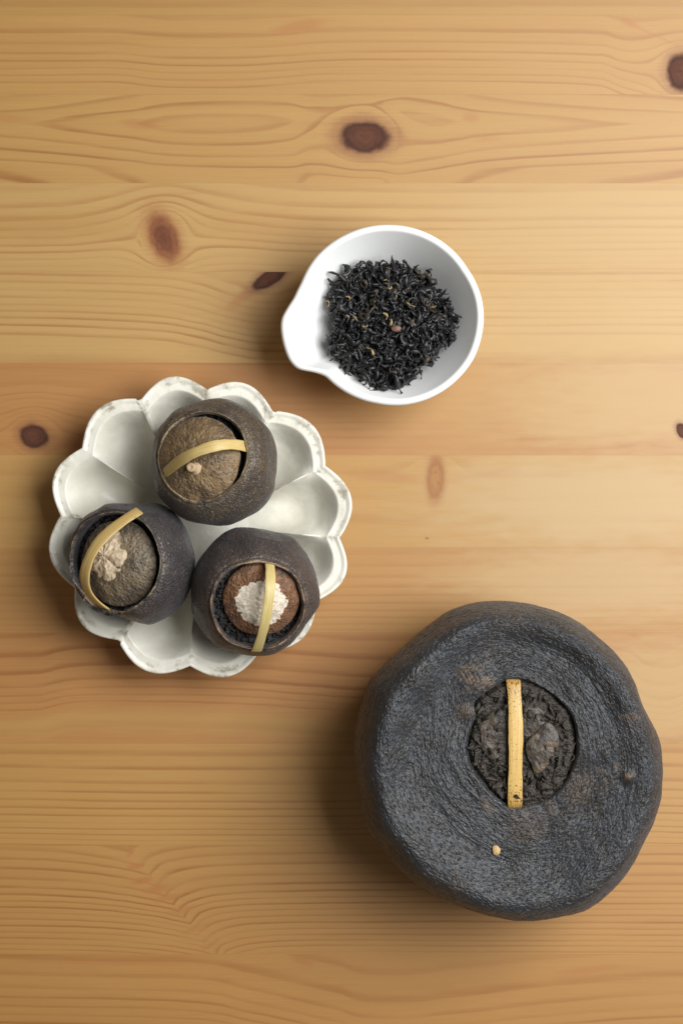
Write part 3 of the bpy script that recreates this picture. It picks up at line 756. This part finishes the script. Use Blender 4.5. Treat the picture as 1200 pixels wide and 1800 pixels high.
    def lidz(X, Y):
        rr = np.hypot((X - lc[0]) / sx, (Y - lc[1]) / sy) / lr
        p = np.stack([X / 0.005, Y / 0.005, 0 * X + seed], -1)
        return lz + dome * (1 - np.clip(rr, 0, 1.2) ** 2.2) + tx * (X - lc[0]) + ty * (Y - lc[1]) + 0.0008 * fbm(p, 3, seed + 11) + 0.00022 * fbm(p * 6, 2, seed + 12)
    rho = np.concatenate([np.linspace(0.01, 0.97, 66), [0.99, 1.0, 0.985, 0.93]])
    X = lc[0] + rho[:, None] * lr * hl * ca * sx; Y = lc[1] + rho[:, None] * lr * hl * sa * sy
    Z = lidz(X, Y); Z[66] -= 0.00015; Z[67] -= 0.0007; Z[68] -= 0.0014; Z[69] -= 0.0019
    Lv = np.stack([X, Y, Z], -1)
    tn = np.zeros_like(Z)
    for (bx, by, br, am) in lid.get('tan', ()):
        tn = np.maximum(tn, am * np.clip(1.25 - np.hypot(X - bx * S, Y - by * S) / (br * S) + 0.7 * fbm(Lv / 0.0025, 3, seed + 13), 0, 1))
    tn = np.maximum(tn, lid.get('edge', 0.5) * sstep(0.965, 1.0, rho[:, None] + 0 * X))
    lo = mesh_obj("lid", Lv.reshape(-1, 3) @ M.T + C - base, grid_faces(len(rho), n, True), mats[2], root, {"flow": Lv, "tan": tn})
    def to_world(v): return np.asarray(v) @ M.T + C - base
    if lid.get('stem'):
        bx, by, sr, sh, lean = lid['stem']; bx *= S; by *= S; m = 28; b = np.linspace(0, 2 * math.pi, m, endpoint=False)
        z0 = float(lidz(np.array([bx]), np.array([by]))[0])
        prof = [(1.5, -0.0002), (1.25, 0.0003), (1.05, 0.0009), (0.95, 0.45 * sh), (0.98, 0.8 * sh), (0.98, 0.93 * sh), (0.86, sh), (0.55, sh * 1.0), (0.30, sh * 0.94), (0.02, sh * 0.92)]
        Q = np.array([[(bx + lean[0] * h_ / sh * 0.001 + q * sr * math.cos(x) * (1 + 0.06 * math.sin(3 * x)), by + lean[1] * h_ / sh * 0.001 + q * sr * math.sin(x), z0 + h_) for x in b] for q, h_ in prof])
        mesh_obj("stem", to_world(Q.reshape(-1, 3)), grid_faces(len(prof), m, True), mats[3], lo)
    if lid.get('scar'):
        bx, by, sr, kind = lid['scar']; bx *= S; by *= S; sr *= S
        m = 160; b = np.linspace(-math.pi, math.pi, m, endpoint=False)
        if kind == 'star':
            orr = sr * (1 + 0.06 * np.cos(5 * b + 0.5) + 0.10 * vnoise(np.stack([np.cos(b) * 2.5, np.sin(b) * 2.5, 0 * b], -1), 3))
        else:
            orr = sr * (1 + 0.07 * vnoise(np.stack([np.cos(b) * 2.2, np.sin(b) * 2.2, 0 * b], -1), 8) + 0.06 * vnoise(np.stack([np.cos(b) * 9, np.sin(b) * 9, 0 * b], -1), 9))
        rho = np.concatenate([np.linspace(0.02, 1, 40), [1.03]]); X = bx + rho[:, None] * orr * np.cos(b); Y = by + rho[:, None] * orr * np.sin(b)
        q = rho[:, None] + 0 * X
        if kind == 'star':
            h = 0.00042 - 0.00050 * q ** 2 + 0.0004 * (1 - q) + 0.00018 * np.cos(5 * b + 0.5)[None, :] * np.sin(np.clip(q, 0, 1) * math.pi) + 0.00014 * np.cos(13 * b)[None, :] * np.sin(np.clip(q, 0, 1) * math.pi)
        else:
            h = 0.00055 - 0.00068 * q ** 4 - 0.0003 * np.exp(-((X - bx + 0.3 * sr) ** 2 + (Y - by) ** 2) / (0.45 * sr) ** 2)
        Lq = np.stack([X, Y, lidz(X, Y) + h + 0.00022 * q * fbm(np.stack([X, Y, 0 * X], -1) / 0.0014, 3, 33)], -1)
        Lq[-1, :, 2] -= 0.0006
        mesh_obj("calyx_scar" if kind == 'star' else "pith_patch", to_world(Lq.reshape(-1, 3)), grid_faces(len(rho), m, True), mats[3], lo)
    # bamboo band arching over the lid
    (ax_, ay_), (mx, my), (bx_, by_), hgt, width, ex = band
    Aw = ray_plane(ax_, ay_, C + axis * (hz - 0.001), axis); Bw = ray_plane(bx_, by_, C + axis * (hz - 0.001), axis)
    Mw = ray_plane(mx, my, C + axis * (hz + hgt), axis)
    tt = np.linspace(-0.03, 1.03, 48)
    arch = 1 - np.abs(2 * tt - 1) ** ex
    pts = Aw * (1 - tt[:, None]) + Bw * tt[:, None] + arch[:, None] * (Mw - (Aw + Bw) / 2)
    if False: pts -= axis
    nr_ = pts - (C + axis * hz * 0.15); nr_ /= np.linalg.norm(nr_, axis=1, keepdims=True)
    ribbon("bamboo_band", pts, nr_, width, 0.0007, mats[4], root, base)
    return root

fill_dark = fill_mat("loose_black_filling", (0.006, 0.005, 0.005), (0.020, 0.017, 0.015), (0.07, 0.05, 0.035))
# top one: brown speckled peel, lid with its stem
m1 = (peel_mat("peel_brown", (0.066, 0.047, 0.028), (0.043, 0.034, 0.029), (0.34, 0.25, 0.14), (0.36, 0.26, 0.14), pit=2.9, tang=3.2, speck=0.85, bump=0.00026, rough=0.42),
      fill_dark,
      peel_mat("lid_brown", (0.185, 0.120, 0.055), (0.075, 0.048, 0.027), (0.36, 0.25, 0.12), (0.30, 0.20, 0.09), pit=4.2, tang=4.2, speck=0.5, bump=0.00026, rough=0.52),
      NT("stem").out((0.46, 0.33, 0.19), 0.7),
      bamboo_mat("bamboo_a", (0.60, 0.45, 0.18), marks=0.5))
mandarin((378, 812), 112, 0.97, (-0.88, 0.42), 14, 0.70, 1, m1,
         ((290, 832), (357, 790), (428, 784), 0.0105, 0.0041, 2.2),
         dict(r=75, off=(-7, -4), dome=0.0060, dz=-0.0016, edge=0.5, tan=((-14, -24, 26, 0.55), (-30, 10, 30, 0.3)), stem=(-7, -22, 0.0017, 0.0036, (-0.6, -0.2)), fill=0.007),
         "brown speckled stuffed mandarin whose lid keeps its pale stem nub, topmost on the plate")
# left one: charcoal peel, lid with star-shaped scar
t = NT("calyx"); n_ = t.noise(t.vscale(t.coord("Object"), (500.0,) * 3), 1, 4)
calyx_m = t.out(t.mix(t.ss(0.45, 0.75, n_), (0.62, 0.49, 0.33), (0.36, 0.25, 0.145)), 0.65, t.bump(n_, 0.00015, 0.8))
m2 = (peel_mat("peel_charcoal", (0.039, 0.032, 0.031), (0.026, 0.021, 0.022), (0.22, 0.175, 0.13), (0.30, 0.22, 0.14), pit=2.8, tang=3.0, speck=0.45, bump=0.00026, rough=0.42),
      fill_dark,
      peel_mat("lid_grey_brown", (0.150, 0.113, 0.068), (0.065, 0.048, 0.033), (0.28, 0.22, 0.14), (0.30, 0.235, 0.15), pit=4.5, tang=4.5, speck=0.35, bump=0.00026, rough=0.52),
      calyx_m, bamboo_mat("bamboo_b", (0.55, 0.39, 0.15), marks=0.5))
mandarin((234, 988), 111, 0.98, (-1.0, 0.03), 24, 0.80, 2, m2,
         ((236, 903), (154, 990), (180, 1066), 0.0120, 0.0046, 2.3),
         dict(r=70, off=(-1, -1), scale=(1.06, 1.08), dome=0.0058, dz=-0.0036, edge=0.6, tan=((4, 24, 30, 0.5),), scar=(-13, 11, 40, 'star'), tilt=(-0.02, 0), fill=0.0066),
         "charcoal stuffed mandarin with a pale star-shaped scar on its lid, leftmost on the plate", dents=((-0.45, -0.8, 0.1, 0.72, 0.5), (0.0, 1.0, 0.15, 0.9, 0.7), (0.3, 0.95, 0.3, 0.9, 0.6)))
# lower right one: rusty lid with a white pith patch
t = NT("pith"); n_ = t.noise(t.vscale(t.coord("Object"), (900.0,) * 3), 1, 4, 0.65)
pith_m = t.out(t.mix(t.ss(0.38, 0.68, n_), (0.74, 0.66, 0.54), (0.54, 0.43, 0.31)), 0.85, t.bump(n_, 0.0003, 0.9))
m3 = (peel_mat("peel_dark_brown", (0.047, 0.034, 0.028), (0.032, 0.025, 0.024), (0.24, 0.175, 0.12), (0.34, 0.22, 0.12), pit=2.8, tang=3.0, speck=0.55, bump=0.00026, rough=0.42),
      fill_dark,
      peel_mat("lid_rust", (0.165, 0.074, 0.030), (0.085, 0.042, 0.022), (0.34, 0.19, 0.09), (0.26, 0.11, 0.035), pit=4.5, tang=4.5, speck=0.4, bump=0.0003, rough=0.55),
      pith_m, bamboo_mat("bamboo_c", (0.62, 0.50, 0.21)))
mandarin((447, 1041), 114, 0.99, (0.42, -0.88), 17, 0.705, 3, m3,
         ((474, 992), (471, 1064), (452, 1141), 0.0085, 0.0038, 2.4),
         dict(r=67, off=(6, 6), dome=0.0045, dz=-0.0034, edge=0.35, tan=((18, 30, 30, 0.6), (-30, 20, 20, 0.3)), scar=(4, 5, 43, 'pith'), tilt=(0.02, 0.04), fill=0.0062),
         "dark brown stuffed mandarin with rusty lid and white pith patch, lowest on the plate", dents=((0.2, 1.0, 0.1, 0.9, 0.6), (0.9, -0.6, 0.1, 0.93, 0.8)))

# ------------------------------------------------------------------ white pouring bowl
ZB = 0.0345
bowl_out = [(640,42),(760,60),(860,100),(950,160),(1030,250),(1090,340),(1130,450),(1140,550),(1125,660),(1085,770),(1010,870),(920,945),(820,995),(720,1020),(620,1022),(520,1003),(420,958),(340,902),(265,855),(200,838),(130,828),(85,780),(55,700),(38,600),(42,550),(70,500),(110,440),(148,360),(182,285),(230,215),(300,150),(390,95),(500,55)]
bowl_out = [(480 + a * 0.325, 380 + b * 0.325) for a, b in bowl_out]
bc = P(687, 553, ZB)
NB = 480
thb, rb_ = polar_curve([P(a, b, ZB)[:2] for a, b in bowl_out], bc[:2], NB)
kk = 4; w_ = np.hanning(2 * kk + 1); w_ /= w_.sum()
rb_ = np.convolve(np.concatenate([rb_[-kk:], rb_, rb_[:kk]]), w_, 'valid')
RC = 160.5 * S * (H - ZB) / H                              # round part
extra = np.maximum(rb_ - RC, -0.0005)
wallb = 0.0026
def bowl_r(zn, inner):
    z_ = max(zn, 0.0)
    base_r = 0.40 + 0.60 * (0.45 * z_ ** 1.25 + 0.55 * z_ ** 0.7)
    if not inner: base_r = 0.45 + 0.55 * (0.45 * z_ ** 1.25 + 0.55 * z_ ** 0.7)
    return base_r
rows = []
for i in range(14): rows.append(((RC - wallb) * 0.40 * (i / 14) + 0 * thb, 0.0045 + 0.0005 * (i / 14) ** 2 + 0 * thb))
for i in range(80):
    zn = (i / 79) ** 1.5
    z = 0.005 + (ZB - 0.0012 - 0.005) * zn
    sp = sstep(0.25, 1.0, zn)
    rows.append(((RC - wallb) * bowl_r(zn, True) + extra * sp, z - 0.0004 * sp * sstep(0.002, 0.008, extra)))
rz = rows[-1][1]
for a in np.linspace(0.75, math.pi, 12)[1:]:
    rows.append((RC + extra - wallb + wallb * (math.cos(0.75) - math.cos(a)) / (math.cos(0.75) + 1), rz + 0.0016 * (math.sin(a) - math.sin(0.75))))
for i in range(1, 60):
    zn = 1 - i / 59
    z = 0.003 + (ZB - 0.0012 - 0.003) * zn; sp = sstep(0.2, 1.0, zn)
    rows.append((RC * bowl_r(zn, False) + extra * sp, z + (rz - 0.0011 - (ZB - 0.0012)) * sp))
for (q, z) in ((0.43, 0.0012), (0.425, 0.0), (0.37, 0.0), (0.36, 0.0014), (0.02, 0.0016)): rows.append((RC * q + 0 * thb, z + 0 * thb))
Rb = np.array([a for a, b in rows]); Zb = np.array([b + 0 * thb for a, b in rows])
Vb = np.stack([Rb * np.cos(thb), Rb * np.sin(thb), Zb], -1)
t = NT("white_porcelain"); n_ = t.noise(t.vscale(t.coord("Object"), (90.0,) * 3), 1, 3)
porc = t.out(t.mix(n_, (0.86, 0.855, 0.825), (0.83, 0.825, 0.79)), 0.22, t.bump(n_, 0.0003, 0.3), 0.5)
bowl = mesh_obj("pouring_bowl", Vb, grid_faces(len(rows), NB, True), porc)
bowl.location = (bc[0], bc[1], 0)
tag(bowl, "small white porcelain bowl with a pouring lip, filled with loose black tea", "bowl")

# ------------------------------------------------------------------ loose tea in the bowl
tc = P(683, 567, 0.028)
_zn = np.linspace(0, 1, 80) ** 1.5
_wr = np.array([(RC - wallb) * bowl_r(q, True) for q in _zn]); _wz = 0.005 + (ZB - 0.0012 - 0.005) * _zn
def wall_z(x, y):                                   # inner wall height under a point given in heap coordinates
    return np.interp(np.hypot(x + tc[0] - bc[0], y + tc[1] - bc[1]), np.concatenate([[0], _wr]), np.concatenate([[0.005], _wz]))
def lift(v):                                        # how far a leaf must rise to clear the bowl
    return max(0.0, float((wall_z(v[:, 0], v[:, 1]) + 0.0003 - v[:, 2]).max()))
t = NT("black_tea")
oi = t.t.nodes.new("ShaderNodeObjectInfo"); rd = oi.outputs["Random"]
p_ = t.coord("Object"); n_ = t.noise(t.vscale(p_, (900.0,) * 3), 1, 3)
col = t.mix(t.ss(0.2, 1.0, rd), (0.013, 0.0125, 0.0135), (0.030, 0.028, 0.029))
col = t.mix(t.ss(0.72, 0.98, rd, 0, 0.8), col, (0.075, 0.052, 0.028))
col = t.mix(t.ss(0.45, 0.75, n_, 0, 0.6), col, (0.040, 0.036, 0.033))
tea_m = t.out(col, t.mad(n_, 0.25, 0.30), t.bump(n_, 0.0003, 0.8), 0.5)
t = NT("golden_tip"); n_ = t.noise(t.vscale(t.coord("Object"), (900.0,) * 3), 1, 3)
gold_m = t.out(t.mix(n_, (0.50, 0.37, 0.18), (0.22, 0.14, 0.06)), 0.6)
t = NT("pink_fragment"); n_ = t.noise(t.vscale(t.coord("Object"), (900.0,) * 3), 1, 3)
pink_m = t.out(t.mix(n_, (0.26, 0.14, 0.095), (0.12, 0.055, 0.035)), 0.6)
RH = 0.0243
ang_n = lambda a, q: RH * (1 + 0.07 * math.sin(3 * a + 1) + 0.05 * math.sin(5 * a + 2.2))
def heap_z(x, y):
    q = math.hypot(x, y) / RH
    return 0.0250 + 0.0062 * max(0.0, 1 - q ** 2.2) + 0.0012 * math.sin(x * 420) * math.cos(y * 370)
# mass beneath
rt = np.random.default_rng(12)
EV, EF, off = [], [], 0
a = np.linspace(0, 2 * math.pi, 96, endpoint=False); rho = np.linspace(0, 1, 30)
hv = np.array([[(r_ * ang_n(x, r_) * 0.93 * math.cos(x), r_ * ang_n(x, r_) * 0.93 * math.sin(x), heap_z(r_ * RH * .93 * math.cos(x), r_ * RH * .93 * math.sin(x)) - 0.0022 - 0.004 * (r_ > 0.97)) for x in a] for r_ in rho])
hv[..., 2] += 0.0009 * fbm(hv / 0.0022, 3, 8)
hv[..., 2] = np.maximum(hv[..., 2], wall_z(hv[..., 0], hv[..., 1]) + 0.0003)
EV.append(hv.reshape(-1, 3)); EF += [tuple(x) for x in grid_faces(30, 96, True).tolist()]; off = len(EV[0])
for i in range(620):
    x = rt.uniform(0, 2 * math.pi); q = math.sqrt(rt.uniform(0, 1)) * 0.97; r_ = q * ang_n(x, q)
    v, f = leaf_mesh(rt.uniform(0.004, 0.010), rt.uniform(0.0011, 0.0024), rt.uniform(-5, 5), 0.22, int(rt.integers(1e9)), 6, 0.5)
    v = v @ rot_rand(rt, 0.5).T + (r_ * math.cos(x), r_ * math.sin(x), heap_z(r_ * math.cos(x), r_ * math.sin(x)) - 0.0008 + rt.normal(0, 0.0006))
    v[:, 2] += lift(v)
    EV.append(v); EF += [tuple(k + off for k in z) for z in f]; off += len(v)
mass = mesh_obj("loose_tea", np.concatenate(EV), EF, tea_m)
mass.location = (tc[0], tc[1], 0)
tag(mass, "mass of dark twisted loose tea heaped in the white bowl", "tea", kind="stuff")
protos = []
for i in range(18):
    v, f = leaf_mesh(rt.uniform(0.0060, 0.0130), rt.uniform(0.0012, 0.0025), rt.uniform(-9, 9), rt.uniform(0.20, 0.50), 100 + i, 10, 0.36)
    me = bpy.data.meshes.new("tea_leaf"); me.from_pydata([tuple(map(float, q)) for q in v], [], f); me.materials.append(tea_m)
    me.polygons.foreach_set("use_smooth", np.ones(len(me.polygons), dtype=bool)); protos.append(me)
for i in range(280):
    x = rt.uniform(0, 2 * math.pi); q = math.sqrt(rt.uniform(0, 1)) * 0.98; r_ = q * ang_n(x, q)
    o = bpy.data.objects.new("tea_leaf", protos[i % 18]); scene.collection.objects.link(o)
    lx, ly = r_ * math.cos(x), r_ * math.sin(x)
    rm = rot_rand(rt, 0.38); sc_ = rt.uniform(.8, 1.2); hz_ = heap_z(lx, ly) + 0.0006 + abs(rt.normal(0, 0.0007))
    vv_ = np.array([q.co for q in protos[i % 18].vertices]) * sc_ @ rm.T + (lx, ly, hz_)
    o.matrix_world = Matrix.Translation((tc[0] + lx, tc[1] + ly, hz_ + lift(vv_))) @ Matrix(rm.tolist()).to_4x4() @ Matrix.Diagonal((sc_, sc_, sc_, 1))
    tag(o, "dark twisted tea leaf on top of the heap in the white bowl", "tea leaf", "dark tea leaves in the white bowl")
gold = [(675, 493, 20), (684, 506, -30), (612, 525, 30), (609, 557, 10), (625, 562, -50), (641, 575, -40), (677, 557, 5), (685, 570, -70), (711, 492, -35), (720, 537, -50), (650, 617, 60), (610, 486, 60), (575, 532, 20), (695, 522, -60), (760, 540, 5)]
for i, (gx, gy, ga) in enumerate(gold):
    v, f = leaf_mesh(rt.uniform(0.0030, 0.0050), rt.uniform(0.0008, 0.0012), 2.0, 0.22, 300 + i, 8, 0.5)
    o = mesh_obj("golden_tea_tip", v, f, gold_m)
    w = P(gx, gy, 0.029); lx, ly = w[0] - tc[0], w[1] - tc[1]
    o.location = (w[0], w[1], heap_z(lx, ly) + 0.0024); o.rotation_euler = (0, 0, math.radians(ga))
    tag(o, "small golden tea tip lying among the dark leaves in the white bowl", "tea tip", "golden tea tips in the white bowl")
# the one leaf that stands up at the back of the heap, and a pinkish broken piece
v, f = leaf_mesh(0.0125, 0.0024, 1.5, 0.07, 901, 12, 0.5)
o = mesh_obj("upright_tea_leaf", v, f, NT("black_tea_leaf").out((0.022, 0.020, 0.020), 0.4)); w = P(692, 470, 0.030); o.location = (w[0], w[1], 0.0305)
o.rotation_euler = (0, math.radians(-28), math.radians(100))
tag(o, "long pointed tea leaf sticking up at the top edge of the heap", "tea leaf")
lv, lf = lump_mesh(0.0017, 14); lv = lv * (1.15, 0.8, 0.6)
o = mesh_obj("broken_tea_stem", lv, lf, pink_m); w = P(696, 579, 0.030); o.location = (w[0], w[1], heap_z(w[0] - tc[0], w[1] - tc[1]) + 0.0022)
tag(o, "small pinkish brown broken piece in the middle of the tea heap", "tea fragment")
